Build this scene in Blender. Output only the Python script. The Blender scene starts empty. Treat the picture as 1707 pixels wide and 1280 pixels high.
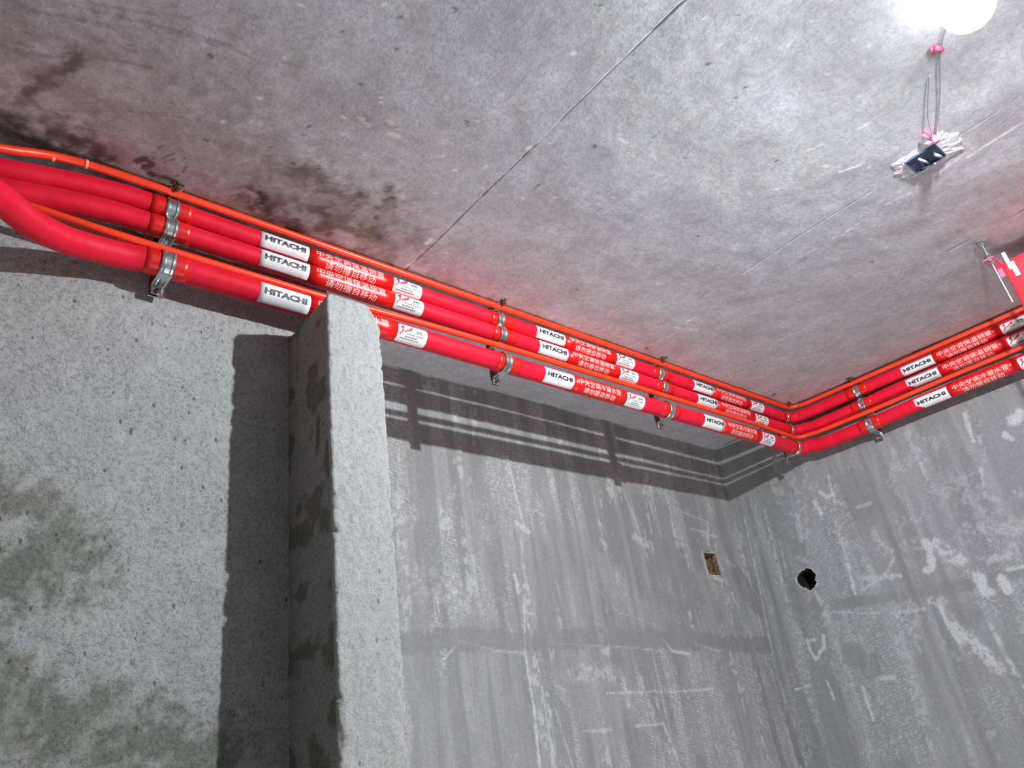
import bpy, bmesh, math, random
import numpy as np
from mathutils import Vector, Matrix

random.seed(7)
scene = bpy.context.scene
COL = scene.collection
CAMZ = 1.55                       # camera height above the floor
CEIL = CAMZ + 1.2                 # ceiling height 2.75 m

# ------------------------------------------------------------------ camera
MC = np.array([[0.75862533, -0.6369353, -0.13711686],
               [0.20525527, 0.43338064, -0.87752578],
               [0.61835094, 0.63756933, 0.45950785]])     # rows: right, down, forward
FPX = 1250.47
cam_d = bpy.data.cameras.new('camera')
cam = bpy.data.objects.new('camera', cam_d)
COL.objects.link(cam)
r, d, f = [Vector(v) for v in MC]
mw = Matrix(((r.x, -d.x, -f.x, 0), (r.y, -d.y, -f.y, 0), (r.z, -d.z, -f.z, CAMZ), (0, 0, 0, 1)))
cam.matrix_world = mw
cam_d.sensor_width = 36
cam_d.lens = FPX * 36 / 1707
cam_d.clip_start = 0.02
scene.camera = cam

# ------------------------------------------------------------------ world, light, exposure
w = bpy.data.worlds.new('world')
scene.world = w
w.use_nodes = True
w.node_tree.nodes['Background'].inputs[0].default_value = (0.8, 0.9, 1, 1)
w.node_tree.nodes['Background'].inputs[1].default_value = 0.35

BULB = Vector((1.348, 0.046, CAMZ + 1.130))
pl = bpy.data.lights.new('bulb_light', 'POINT')
pl.energy = 114
pl.color = (0.91, 0.955, 1.0)
pl.shadow_soft_size = 0.016
plo = bpy.data.objects.new('bulb_light', pl)
plo.location = BULB
COL.objects.link(plo)
# the bulb's own light distribution: full downwards and sideways, weaker towards its cap
pl.use_nodes = True
ln = pl.node_tree; lem = ln.nodes['Emission']
ltc = ln.nodes.new('ShaderNodeTexCoord'); lsx = ln.nodes.new('ShaderNodeSeparateXYZ'); lrp = ln.nodes.new('ShaderNodeMapRange')
lcr = ln.nodes.new('ShaderNodeValToRGB')
ln.links.new(ltc.outputs['Normal'], lsx.inputs[0])
lrp.inputs['From Min'].default_value = -1; lrp.inputs['From Max'].default_value = 1
ln.links.new(lsx.outputs['Z'], lrp.inputs['Value']); ln.links.new(lrp.outputs[0], lcr.inputs[0])
lcr.color_ramp.elements[0].color = (1, 1, 1, 1)          # downwards (position 0)
lcr.color_ramp.elements[1].color = (.004, .004, .004, 1)  # straight up at the cap (position 1)
for p_, c_ in ((.500, 1.0), (.530, .85), (.555, .60), (.580, .30), (.607, .12), (.635, .050), (.665, .024), (.75, .007)):
    e_ = lcr.color_ramp.elements.new(p_); e_.color = (c_, c_, c_, 1)
ln.links.new(lcr.outputs[0], lem.inputs['Strength'])

# added fill light, unseen, low in the room and turned up to brighten the ceiling
al = bpy.data.lights.new('added_ceiling_fill', 'AREA')
al.shape = 'DISK'
al.size = 0.9
al.energy = 20
al.color = (1.0, 0.985, 0.97)
alo = bpy.data.objects.new('added_ceiling_fill', al)
alo.location = (1.4, .8, .12)
alo.rotation_euler = (math.pi, 0, 0)
COL.objects.link(alo)

vs = scene.view_settings
vs.view_transform = 'Standard'
vs.look = 'None'
vs.exposure = 0.0
vs.gamma = 1.0
vs.use_curve_mapping = False

# ------------------------------------------------------------------ helpers
def tag(o, label=None, cat=None, group=None, kind=None):
    if label: o['label'] = label
    if cat: o['category'] = cat
    if group: o['group'] = group
    if kind: o['kind'] = kind
    return o

def link(name, me, mat=None, parent=None, loc=None):
    o = bpy.data.objects.new(name, me)
    if mat is not None and len(me.materials) == 0:
        me.materials.append(mat)
    COL.objects.link(o)
    if parent is not None: o.parent = parent
    if loc is not None: o.location = loc
    return o

def empty(name, loc=(0, 0, 0), rz=0):
    o = bpy.data.objects.new(name, None)
    o.empty_display_size = 0.05
    o.location = loc
    o.rotation_euler = (0, 0, rz)
    COL.objects.link(o)
    return o

def mesh(name, verts, faces, smooth=False):
    me = bpy.data.meshes.new(name)
    me.from_pydata([tuple(v) for v in verts], [], faces)
    if smooth:
        me.polygons.foreach_set('use_smooth', [True] * len(me.polygons))
    me.update()
    return me

def bm_mesh(name, bm, smooth=False, recalc=True):
    if recalc: bmesh.ops.recalc_face_normals(bm, faces=bm.faces)
    me = bpy.data.meshes.new(name)
    bm.to_mesh(me); bm.free()
    if smooth:
        me.polygons.foreach_set('use_smooth', [True] * len(me.polygons))
    return me

def box_bm(bm, c, s, bev=0.0, rot=None):
    res = bmesh.ops.create_cube(bm, size=1.0)
    vs_ = res['verts']
    for v in vs_:
        v.co = Vector((v.co.x * s[0], v.co.y * s[1], v.co.z * s[2]))
    if bev > 0:
        es = list({e for v in vs_ for e in v.link_edges})
        out = bmesh.ops.bevel(bm, geom=es, offset=bev, segments=2, affect='EDGES', profile=0.5)
        vs_ = list({v for f_ in out['faces'] for v in f_.verts} | {v for v in vs_ if v.is_valid})
    if rot is not None:
        bmesh.ops.rotate(bm, verts=vs_, cent=(0, 0, 0), matrix=rot)
    bmesh.ops.translate(bm, verts=vs_, vec=Vector(c))
    return vs_

def cyl_bm(bm, a, b, r1, r2=None, n=12, caps=True):
    a = Vector(a); b = Vector(b); dd = b - a
    res = bmesh.ops.create_cone(bm, cap_ends=caps, segments=n, radius1=r1, radius2=r1 if r2 is None else r2, depth=dd.length)
    q = Vector((0, 0, 1)).rotation_difference(dd.normalized()).to_matrix()
    bmesh.ops.rotate(bm, verts=res['verts'], cent=(0, 0, 0), matrix=q)
    bmesh.ops.translate(bm, verts=res['verts'], vec=(a + b) / 2)
    return res['verts']

# pixel of the photograph -> point on a plane of the room
def ray(p):
    return MC.T @ np.array([p[0] - 853.5, p[1] - 640, FPX])
def on_plane(p, P, n):
    dd = ray(p); return dd * (np.dot(P, n) / np.dot(dd, n)) + np.array([0, 0, CAMZ])
def on_ceil(p):
    q = on_plane(p, np.array([0, 0, 1.2]), np.array([0, 0, 1.0])); return (q[0], q[1])

# numpy value noise
_rng = np.random.RandomState(11)
_T = _rng.rand(256, 256)
def vnoise(x, y, seed=0):
    x = x + seed * 17.31; y = y + seed * 9.77
    xi = np.floor(x).astype(int); yi = np.floor(y).astype(int)
    fx = x - xi; fy = y - yi
    fx = fx * fx * (3 - 2 * fx); fy = fy * fy * (3 - 2 * fy)
    a = _T[xi % 256, yi % 256]; b = _T[(xi + 1) % 256, yi % 256]
    c = _T[xi % 256, (yi + 1) % 256]; e = _T[(xi + 1) % 256, (yi + 1) % 256]
    return (a * (1 - fx) + b * fx) * (1 - fy) + (c * (1 - fx) + e * fx) * fy
def fbm(x, y, sc, octv=4, seed=0, gain=0.5):
    t = 0; amp = 1; tot = 0
    for i in range(octv):
        t = t + amp * vnoise(x * sc, y * sc, seed + i * 3); tot += amp; amp *= gain; sc = sc * 2.03
    return t / tot
def sstep(a, b, x):
    t = np.clip((x - a) / (b - a), 0, 1); return t * t * (3 - 2 * t)

class Surf:
    """A wall or slab as a fine grid that carries its wear as masks."""
    def __init__(s, us, vs_):
        s.us = np.array(sorted(us)); s.vs = np.array(sorted(vs_))
        s.U, s.V = np.meshgrid(s.us, s.vs, indexing='ij')
        s.R = np.zeros_like(s.U); s.G = np.zeros_like(s.U); s.B = np.zeros_like(s.U)
        s.D = np.zeros_like(s.U)
        s.hole = np.zeros_like(s.U, bool)
        s.wu = (vnoise(s.U * 60, s.V * 60, 3) - .5) + 0.6 * (vnoise(s.U * 160, s.V * 160, 5) - .5)
    def stroke(s, ch, pts, wd, amt=1.0, soft=0.5, rough=0.5, brk=0.0, bsc=60, seed=0):
        P = np.array(pts, float)
        if len(P) == 1: P = np.vstack([P, P + 1e-5])
        m = wd * 2 + 0.01
        iu = np.where((s.us > P[:, 0].min() - m) & (s.us < P[:, 0].max() + m))[0]
        iv = np.where((s.vs > P[:, 1].min() - m) & (s.vs < P[:, 1].max() + m))[0]
        if len(iu) == 0 or len(iv) == 0: return
        sl = (slice(iu[0], iu[-1] + 1), slice(iv[0], iv[-1] + 1))
        U = s.U[sl]; V = s.V[sl]
        dist = np.full(U.shape, 1e9)
        for a, b in zip(P[:-1], P[1:]):
            ab = b - a; L = max(ab @ ab, 1e-12)
            t = np.clip(((U - a[0]) * ab[0] + (V - a[1]) * ab[1]) / L, 0, 1)
            dist = np.minimum(dist, np.hypot(U - a[0] - t * ab[0], V - a[1] - t * ab[1]))
        dist = dist / wd + rough * s.wu[sl]
        k = 1 - sstep(1 - soft, 1 + soft * .3, dist)
        if brk > 0:
            k = k * sstep(brk - .12, brk + .12, fbm(U, V, bsc, 3, seed + 2))
        A = getattr(s, ch)
        A[sl] = np.maximum(A[sl], k * amt) if amt > 0 else A[sl] * (1 + k * amt)
    def build(s, name, fn, mat, flip=False, smooth=True):
        P = fn(s.U.ravel(), s.V.ravel(), s.D.ravel())
        nu, nv = s.U.shape
        idx = np.arange(nu * nv).reshape(nu, nv)
        q = np.stack([idx[:-1, :-1], idx[1:, :-1], idx[1:, 1:], idx[:-1, 1:]], -1).reshape(-1, 4)
        h = s.hole
        keep = ~(h[:-1, :-1] | h[1:, :-1] | h[1:, 1:] | h[:-1, 1:]).reshape(-1)
        q = q[keep]
        if flip: q = q[:, ::-1]
        me = bpy.data.meshes.new(name)
        me.vertices.add(nu * nv); me.vertices.foreach_set('co', P.astype(np.float32).ravel())
        me.loops.add(len(q) * 4); me.loops.foreach_set('vertex_index', q.astype(np.int32).ravel())
        me.polygons.add(len(q))
        me.polygons.foreach_set('loop_start', np.arange(0, len(q) * 4, 4, dtype=np.int32))
        me.polygons.foreach_set('loop_total', np.full(len(q), 4, dtype=np.int32))
        me.polygons.foreach_set('use_smooth', np.full(len(q), smooth))
        me.update(calc_edges=True)
        at = me.color_attributes.new('wear', 'FLOAT_COLOR', 'POINT')
        c = np.stack([s.R.ravel(), s.G.ravel(), s.B.ravel(), np.ones(nu * nv)], -1).astype(np.float32)
        at.data.foreach_set('color', np.clip(c, 0, 1).ravel())
        o = link(name, me, mat)
        o['kind'] = 'structure'
        return o

# ------------------------------------------------------------------ materials
class N:
    def __init__(s, name):
        s.m = bpy.data.materials.new(name); s.m.use_nodes = True
        s.t = s.m.node_tree; s.b = s.t.nodes['Principled BSDF']
    def n(s, ty, **kw):
        o = s.t.nodes.new(ty)
        for k, v in kw.items():
            if k.startswith('i_'): o.inputs[k[2:].replace('_', ' ')].default_value = v
            else: setattr(o, k, v)
        return o
    def l(s, a, b): s.t.links.new(a, b)
    def noise(s, sc, det=4, rough=.6, vec=None, dist=0):
        o = s.n('ShaderNodeTexNoise'); o.inputs['Scale'].default_value = sc
        o.inputs['Detail'].default_value = det; o.inputs['Roughness'].default_value = rough
        o.inputs['Distortion'].default_value = dist
        if vec is not None: s.l(vec, o.inputs['Vector'])
        return o.outputs['Fac']
    def ramp(s, fac, stops):
        o = s.n('ShaderNodeValToRGB')
        while len(o.color_ramp.elements) < len(stops): o.color_ramp.elements.new(.5)
        for e, (p, c) in zip(o.color_ramp.elements, stops):
            e.position = p; e.color = (c[0], c[1], c[2], 1) if not isinstance(c, (int, float)) else (c, c, c, 1)
        s.l(fac, o.inputs[0]); return o.outputs[0]
    def mix(s, fac, a, b, mode='MIX'):
        o = s.n('ShaderNodeMix', data_type='RGBA', blend_type=mode)
        for v, k in ((fac, 0), (a, 6), (b, 7)):
            if isinstance(v, (int, float)): o.inputs[k].default_value = v
            elif isinstance(v, tuple): o.inputs[k].default_value = (*v, 1)
            else: s.l(v, o.inputs[k])
        return o.outputs[2]
    def math(s, op, a, b=0.0):
        o = s.n('ShaderNodeMath', operation=op)
        for v, k in ((a, 0), (b, 1)):
            if isinstance(v, (int, float)): o.inputs[k].default_value = v
            else: s.l(v, o.inputs[k])
        return o.outputs[0]
    def bump(s, h, strength=.5, dist=.002, prev=None):
        o = s.n('ShaderNodeBump'); o.inputs['Strength'].default_value = strength
        o.inputs['Distance'].default_value = dist; s.l(h, o.inputs['Height'])
        if prev is not None: s.l(prev, o.inputs['Normal'])
        s.l(o.outputs[0], s.b.inputs['Normal']); return o.outputs[0]
    def coord(s, scale=(1, 1, 1), rot=(0, 0, 0)):
        tc = s.n('ShaderNodeTexCoord'); mp = s.n('ShaderNodeMapping')
        mp.inputs['Scale'].default_value = scale; mp.inputs['Rotation'].default_value = rot
        s.l(tc.outputs['Object'], mp.inputs['Vector']); return mp.outputs[0]
    def wear(s):
        a = s.n('ShaderNodeVertexColor', layer_name='wear'); sp = s.n('ShaderNodeSeparateColor')
        s.l(a.outputs[0], sp.inputs[0]); return sp.outputs

def plain(name, col, rough=.5, metal=0.0, spec=.5, noise_amt=.08, sc=60, bump=0.0, coat=0.0):
    k = N(name); v = k.coord()
    nz = k.noise(sc, 3, .6, v)
    dk = tuple(c * (1 - noise_amt) for c in col); lt = tuple(min(1, c * (1 + noise_amt)) for c in col)
    k.l(k.ramp(nz, [(.3, dk), (.7, lt)]), k.b.inputs['Base Color'])
    k.b.inputs['Roughness'].default_value = rough
    k.b.inputs['Metallic'].default_value = metal
    k.b.inputs['Specular IOR Level'].default_value = spec
    k.b.inputs['Coat Weight'].default_value = coat
    if bump: k.bump(nz, bump, .001)
    return k.m

def mat_ceiling():
    k = N('cast_concrete_ceiling'); v = k.coord()
    big = k.noise(1.6, 4, .6, v); mid = k.noise(14, 5, .65, v); fine = k.noise(130, 4, .7, v)
    vs1 = k.coord((1.5, 60, 1)); streak = k.noise(1.4, 5, .65, vs1, .4)
    base = k.ramp(mid, [(.28, (.38, .375, .395)), (.5, (.50, .50, .535)), (.72, (.60, .605, .655))])
    base = k.mix(k.ramp(big, [(.4, 0.0), (.65, .35)]), base, (.56, .53, .56))
    base = k.mix(k.ramp(streak, [(.52, 0.0), (.72, .28)]), base, (.33, .325, .335))
    base = k.mix(k.ramp(fine, [(.38, .50), (.52, 0.0)]), base, (.32, .315, .32))
    med = k.noise(48, 5, .75, v)
    base = k.mix(k.ramp(med, [(.38, .45), (.52, 0.0)]), base, (.35, .345, .35))
    base = k.mix(k.ramp(med, [(.56, 0.0), (.70, .35)]), base, (.70, .69, .72))
    W = k.wear()
    brown = k.ramp(mid, [(.3, (.075, .055, .042)), (.7, (.20, .155, .125))])
    base = k.mix(W[0], base, brown)
    base = k.mix(W[2], base, (.045, .040, .040))
    base = k.mix(W[1], base, (.80, .78, .76))
    k.l(base, k.b.inputs['Base Color'])
    k.b.inputs['Roughness'].default_value = .62
    b = k.bump(mid, .25, .004)
    k.bump(fine, .35, .0015, b)
    return k.m

def mat_skim(name, tint=(1, 1, 1), ribs=True):
    """grey cement skim over woven mesh, trowelled in vertical bands"""
    k = N(name); v = k.coord()
    mid = k.noise(9, 5, .65, v); fine = k.noise(150, 4, .7, v)
    vs1 = k.coord((14, 14, 1.2)); streak = k.noise(1.6, 5, .6, vs1, .3)
    T = lambda x: tuple(x * c for c in tint)
    base = k.ramp(streak, [(.30, T(.235)), (.48, T(.30)), (.60, T(.335)), (.75, T(.40))])
    base = k.mix(k.ramp(mid, [(.35, .35), (.6, 0.0)]), base, T(.24))
    W = k.wear()
    base = k.mix(k.math('MULTIPLY', W[2], .8), base, T(.20))
    # woven mesh print: fine diagonal ribs showing where plaster is thin
    wv = k.n('ShaderNodeTexWave', wave_type='BANDS', bands_direction='DIAGONAL')
    wv.inputs['Scale'].default_value = 55; wv.inputs['Distortion'].default_value = 6
    wv.inputs['Detail'].default_value = 2; wv.inputs['Detail Scale'].default_value = 2.2
    k.l(k.coord((.25, .25, 1.0)), wv.inputs['Vector'])
    rib = k.math('MULTIPLY', k.ramp(wv.outputs['Fac'], [(.35, 0.0), (.75, 1.0)]), k.ramp(k.noise(60, 3, .6, v), [(.35, .15), (.6, 1.0)]))
    base = k.mix(k.math('MULTIPLY', W[0], k.math('MULTIPLY', rib, .5)), base, T(.50))
    base = k.mix(k.math('MULTIPLY', W[1], .8), base, T(.62))
    base = k.mix(k.ramp(fine, [(.36, .50), (.52, 0.0)]), base, T(.20))
    spk = k.noise(95, 4, .8, k.coord((1, 1, .7)))
    base = k.mix(k.math('MULTIPLY', k.math('ADD', W[0], .25), k.ramp(spk, [(.52, 0.0), (.66, .6)])), base, T(.56))
    k.l(base, k.b.inputs['Base Color'])
    k.b.inputs['Roughness'].default_value = .75
    b = k.bump(streak, .25, .004)
    b = k.bump(rib, .3, .001, b)
    k.bump(fine, .3, .001, b)
    return k.m

def mat_render_coat():
    """rough sand render with dark pits and an olive damp stain"""
    k = N('sand_render'); v = k.coord()
    mid = k.noise(10, 5, .65, v); fine = k.noise(150, 5, .8, v); grit = k.noise(420, 2, .6, v)
    base = k.ramp(mid, [(.3, (.40, .40, .395)), (.7, (.48, .48, .47))])
    base = k.mix(k.ramp(fine, [(.40, .75), (.53, 0.0)]), base, (.20, .20, .19))
    base = k.mix(k.ramp(grit, [(.50, 0.0), (.64, .6)]), base, (.56, .56, .55))
    vo = k.n('ShaderNodeTexVoronoi', feature='F1'); vo.inputs['Scale'].default_value = 55; k.l(k.coord((1, 1, .6)), vo.inputs['Vector'])
    pit = k.math('MULTIPLY', k.ramp(vo.outputs['Distance'], [(.10, 1.0), (.2, 0.0)]), k.ramp(k.noise(25, 2, .5, v), [(.52, 0.0), (.6, 1.0)]))
    base = k.mix(k.math('MULTIPLY', pit, .75), base, (.08, .08, .07))
    W = k.wear()
    base = k.mix(W[0], base, k.ramp(fine, [(.35, (.10, .105, .075)), (.65, (.20, .205, .16))]))
    base = k.mix(W[2], base, (.04, .04, .035))
    base = k.mix(W[1], base, (.60, .60, .58))
    k.l(base, k.b.inputs['Base Color'])
    k.b.inputs['Roughness'].default_value = .85
    b = k.bump(fine, .9, .004)
    b = k.bump(mid, .4, .006, b)
    inv = k.math('SUBTRACT', 1.0, pit)
    k.bump(inv, .6, .003, b)
    return k.m

M_CEIL = mat_ceiling()
M_BACK = mat_skim('cement_skim_back')
M_RIGHT = mat_skim('cement_skim_right', (.93, .935, .95))
M_LEFT = mat_render_coat()
M_FLOOR = plain('pale_screed', (.62, .615, .60), .85, sc=12, noise_amt=.2, bump=.3)
M_PLAIN = plain('bare_block_wall', (.36, .36, .355), .85, sc=10, noise_amt=.2, bump=.3)

def mat_foam():
    k = N('crimson_foam_sleeve'); v = k.coord()
    nz = k.noise(22, 4, .6, v); fn = k.noise(300, 2, .5, v)
    k.l(k.ramp(nz, [(.3, (.66, .004, .024)), (.7, (.78, .008, .036))]), k.b.inputs['Base Color'])
    k.b.inputs['Roughness'].default_value = .55
    k.b.inputs['Specular IOR Level'].default_value = .2
    k.b.inputs['Sheen Weight'].default_value = .04
    b = k.bump(nz, .35, .004); k.bump(fn, .15, .0005, b)
    return k.m
M_FOAM = mat_foam()
M_SLEEVE = plain('glossy_red_film', (.72, .006, .005), .36, noise_amt=.06, sc=30, bump=.15, spec=.5)
M_TAPE = plain('red_wrapping_tape', (.66, .008, .006), .35, noise_amt=.12, sc=50, bump=.3)
M_COND = plain('orange_red_conduit', (.90, .050, .012), .35, noise_amt=.05, sc=20)
M_JOIN = plain('pale_conduit_seam', (.95, .35, .22), .5)
M_WHITE = plain('white_label_film', (.80, .79, .80), .35, noise_amt=.03, sc=40)
M_INK = plain('black_ink', (.015, .015, .02), .5)
M_WINK = plain('cream_print', (.88, .66, .62), .4)
M_GINK = plain('grey_print', (.16, .17, .18), .5)
M_RINK = plain('red_logo_ink', (.60, .012, .03), .5)
M_ZINC = plain('zinc_plated_steel', (.60, .66, .66), .27, metal=1.0, noise_amt=.2, sc=90, bump=.12)
M_RUST = plain('rusty_bolt', (.10, .045, .025), .8, noise_amt=.4, sc=200)
M_BLUE = plain('dark_blue_box_plastic', (.035, .06, .12), .5)
M_PATCH = plain('fresh_white_plaster', (.60, .585, .60), .85, noise_amt=.3, sc=70, bump=.5)
M_PINK = plain('pink_red_connector', (.85, .12, .22), .4)
M_WIRE = plain('grey_flex', (.28, .30, .36), .5)
M_BRICKIN = plain('broken_brick', (.22, .125, .065), .9, noise_amt=.85, sc=75, bump=.8)
M_BLACK = plain('black_hole_lining', (.012, .012, .012), .8)
M_FILM = plain('red_wrapping_film', (.66, .03, .045), .3, noise_amt=.15, sc=18, bump=.5)
M_CRUMB = plain('drill_crumbs', (.14, .09, .07), .9, noise_amt=.5, sc=150)

# ------------------------------------------------------------------ ceiling
def lin(a, b, st): return list(np.arange(a, b, st))
JX1, JX2, JX3 = 0.942, 1.80, 2.34
u = lin(-2.6, -.2, .15) + lin(-.15, 2.98, .0055) + [3.0, 3.1, 3.3]
for J in (JX1, JX2, JX3): u = [x for x in u if abs(x - J) > .006] + [J + k * .0015 for k in (-3, -2, -1, 0, 1, 2, 3)]
v = lin(-2.6, -.25, .15) + lin(-.2, 1.80, .0055) + [1.85, 1.95]
C = Surf(u, v)
cp = lambda *pp: [on_ceil(p) for p in pp]
# brown mottled damp areas
C.R = np.maximum(C.R, 0)
def blot(S, ch, pts, wd, amt, brk, sc=14, seed=0, rough=.9): S.stroke(ch, pts, wd, amt, .9, rough, brk, sc, seed)
blot(C, 'R', cp((60, 240), (180, 250), (300, 300), (420, 370)), .10, .55, .40, 22, 1)
blot(C, 'R', cp((0, 230), (120, 260), (250, 310)), .06, .85, .42, 30, 2)
blot(C, 'R', cp((440, 330), (520, 370), (600, 400)), .085, .9, .40, 24, 3)
blot(C, 'R', cp((500, 290), (560, 330), (620, 345), (655, 325)), .045, .9, .45, 34, 4)
blot(C, 'R', cp((420, 320), (450, 350), (490, 380)), .04, 1.0, .40, 40, 5)
blot(C, 'R', cp((110, 80), (200, 120), (330, 110)), .12, .30, .45, 16, 6)
blot(C, 'R', cp((100, 150), (250, 190), (380, 230)), .12, .38, .36, 16, 7)
blot(C, 'R', cp((130, 95), (100, 115), (70, 145), (45, 155)), .018, .8, .30, 40, 8)
blot(C, 'R', cp((30, 85), (90, 95), (150, 100)), .014, .6, .32, 50, 9)
blot(C, 'R', cp((700, 470), (900, 540), (1100, 610), (1280, 670)), .05, .35, .42, 30, 10)
blot(C, 'B', cp((90, 225), (150, 245), (170, 262)), .028, .75, .42, 80, 11)
blot(C, 'B', cp((0, 215), (60, 235)), .03, .5, .42, 60, 12)
C.stroke('B', cp((8, 196), (30, 192), (46, 204), (28, 210), (10, 200)), .004, .8, .6, .8)
C.stroke('B', cp((228, 270), (240, 264), (255, 274), (240, 280)), .007, .9, .6, .8)
C.stroke('B', cp((255, 292), (275, 296), (292, 306)), .010, .95, .6, .9)
C.stroke('B', cp((432, 322), (440, 330), (434, 340)), .009, .9, .5, .8)
C.stroke('B', cp((480, 378), (495, 385)), .012, .7, .6, .9, .35, 90)
th = np.linspace(.3, 6.2, 26)
C.stroke('B', cp(*[(283 + 27 * math.cos(t) + 3 * math.sin(3 * t), 268 + 28 * math.sin(t)) for t in th]), .0018, .6, .6, .4)
for x0 in (273, 281, 288):
    C.stroke('B', cp((x0, 255), (x0 + 2, 272)), .0016, .6, .6, .4)
C.stroke('B', cp((300, 215), (348, 237)), .0016, .6, .6, .4)
for a, b in (((55, 18), (125, 30)), ((150, 5), (270, 26)), ((200, 24), (300, 52)), ((260, 40), (400, 90)), ((45, 55), (110, 78)), ((30, 70), (80, 88)), ((215, 185), (330, 200)),
             ((90, 20), (230, 60)), ((120, 10), (330, 60)), ((300, 50), (390, 78)), ((60, 78), (150, 100)), ((150, 95), (250, 112)), ((110, 185), (230, 188)), ((330, 60), (430, 100))):
    C.stroke('B', cp(a, b), .004, .35, .8, .9, .42, 60, int(a[0]))
for sx in range(26):
    x0 = random.uniform(40, 700); y0 = random.uniform(0, 60 + x0 * .25)
    C.stroke('B', cp((x0, y0), (x0 + random.uniform(30, 90), y0 + random.uniform(12, 30))), .0035, random.uniform(.12, .28), .8, .9, .45, 70, sx)
blot(C, 'R', cp((120, 120), (250, 200), (400, 290)), .20, .42, .30, 9, 14)
blot(C, 'R', cp((480, 300), (580, 360), (640, 410)), .13, .55, .40, 16, 15)
blot(C, 'R', cp((200, 60), (380, 110), (560, 180)), .14, .22, .42, 10, 16)
blot(C, 'B', cp((95, 225), (140, 240), (170, 258)), .038, .85, .36, 60, 17)
blot(C, 'B', cp((0, 200), (40, 205), (95, 215), (110, 245)), .045, .60, .40, 40, 18)
blot(C, 'B', cp((130, 95), (100, 115), (60, 150), (20, 175)), .022, .5, .40, 40, 19)
blot(C, 'B', cp((420, 340), (480, 375)), .03, .6, .46, 50, 20)
blot(C, 'B', cp((540, 300), (600, 330), (560, 345)), .03, .45, .48, 50, 21)
# pits and drips over the slab
for i in range(110):
    x0 = random.uniform(350, 1500); y0 = random.uniform(0, 620)
    ch, am = (('B', .7) if random.random() < .45 else ('G', .75))
    p = on_ceil((x0, y0))
    q = (p[0] + random.uniform(-.005, .005), p[1] + random.uniform(-.005, .005))
    C.stroke(ch, [p, q], random.uniform(.0025, .0045), am, .6, .9)
# white residue
for pts, wd, am, br in (
    ([(1390, 398), (1412, 386), (1430, 374)], .0035, .9, 0), ([(1330, 430), (1362, 415)], .0035, .7, .35), ([(1300, 450), (1325, 436)], .003, .5, .4),
    ([(1230, 490), (1250, 482)], .003, .5, .3), ([(1140, 538), (1165, 526)], .004, .9, .3), ([(1125, 545), (1160, 550)], .006, .7, .4), ([(1085, 575), (1125, 555)], .005, .6, .45),
    ([(1020, 555), (1050, 568)], .006, .4, .45), ([(1290, 574), (1318, 557)], .003, .7, .2), ([(1340, 548), (1382, 524)], .004, .6, .4),
    ([(1350, 250), (1368, 243)], .006, .8, .3), ([(1400, 286), (1432, 276), (1437, 272)], .0045, .95, .1), ([(1433, 214), (1446, 208)], .005, .9, .2), ([(1370, 276), (1380, 278)], .004, .8, .2),
    ([(1480, 340), (1515, 322)], .006, .7, .3), ([(1470, 335), (1500, 320)], .008, .4, .45),
    ([(1615, 262), (1650, 240), (1695, 212)], .0065, .9, .25), ([(1560, 290), (1600, 262), (1622, 248)], .007, .7, .35), ([(1600, 232), (1622, 246)], .005, .5, .3),
    ([(1035, 222), (1030, 232), (1044, 237)], .0022, .8, 0), ([(1120, 142), (1112, 150)], .003, .3, 0), ([(640, 192), (668, 222)], .006, .55, .5), ([(650, 225), (665, 228)], .007, .6, .4),
    ([(600, 196), (615, 210)], .005, .5, .4), ([(660, 300), (670, 330)], .01, .4, .5), ([(735, 420), (752, 423)], .003, .6, .1), ([(975, 320), (1010, 335)], .008, .4, .5),
    ([(855, 165), (880, 185)], .008, .35, .5), ([(910, 15), (920, 30)], .006, .4, .5), ([(1215, 60), (1250, 80)], .03, .35, .5), ([(1180, 400), (1225, 415)], .01, .3, .5), ([(1500, 560), (1545, 540)], .01, .35, .45)):
    C.stroke('G', cp(*pts), wd, am, .6, .9, br, 110, int(pts[0][0]))
# thin scratches
for pts, am in (([(1225, 163), (1244, 144)], .9), ([(1070, 243), (1130, 198), (1160, 165)], .25), ([(1225, 165), (1260, 190)], .22), ([(995, 352), (1005, 341)], .5), ([(870, 207), (880, 200)], .3),
                ([(1460, 457), (1535, 440)], .25), ([(1480, 478), (1540, 440)], .25)):
    C.stroke('B', cp(*pts), .0016, am, .6, .3)
for i in range(16):
    x0 = random.uniform(850, 1080); y0 = random.uniform(30, 170)
    C.stroke('B', cp((x0, y0 + 40), (x0 + 45, y0)), .002, .16, .8, .8, .4, 60, i)
# drill dust beside the anchors
for px, rr in (((268, 300), .014), ((816, 498), .012), ((1078, 582), .011), ((1290, 658), .012), ((1420, 632), .016)):
    C.stroke('B', cp(px), rr, .8, .8, 1.4, .35, 120)
# formwork joints: real grooves, open where the photograph shows them dark
U, V, = C.U, C.V
def joint(J, segs, wob=.0009):
    jc = J + wob * (vnoise(V * 6, V * 0, 4) - .5) * 2
    near = np.abs(U - jc)
    dep = np.zeros_like(V)
    for y0, y1, a in segs: dep = np.maximum(dep, a * sstep(y0 - .015, y0 + .015, V) * (1 - sstep(y1 - .015, y1 + .015, V)))
    n_ = .55 + .6 * vnoise(V * 40, V * 0, 8)
    g = np.clip(1.15 - near / (.0021 * n_), 0, 1) * dep
    C.D[:] += g * .012
    C.B[:] = np.maximum(C.B, g * .75)
    return jc, near
ys = lambda *pp: [on_ceil(p)[1] for p in pp]
a1, b1, c1, d1, e1 = ys((690, 440), (885, 245), (925, 200), (1090, 45), (1140, 0))
jc, near = joint(JX1, [(b1, a1 + .05, 1.0), (-.2, d1, 1.1), (d1, c1, .16), (c1, b1, .02)])
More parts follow.
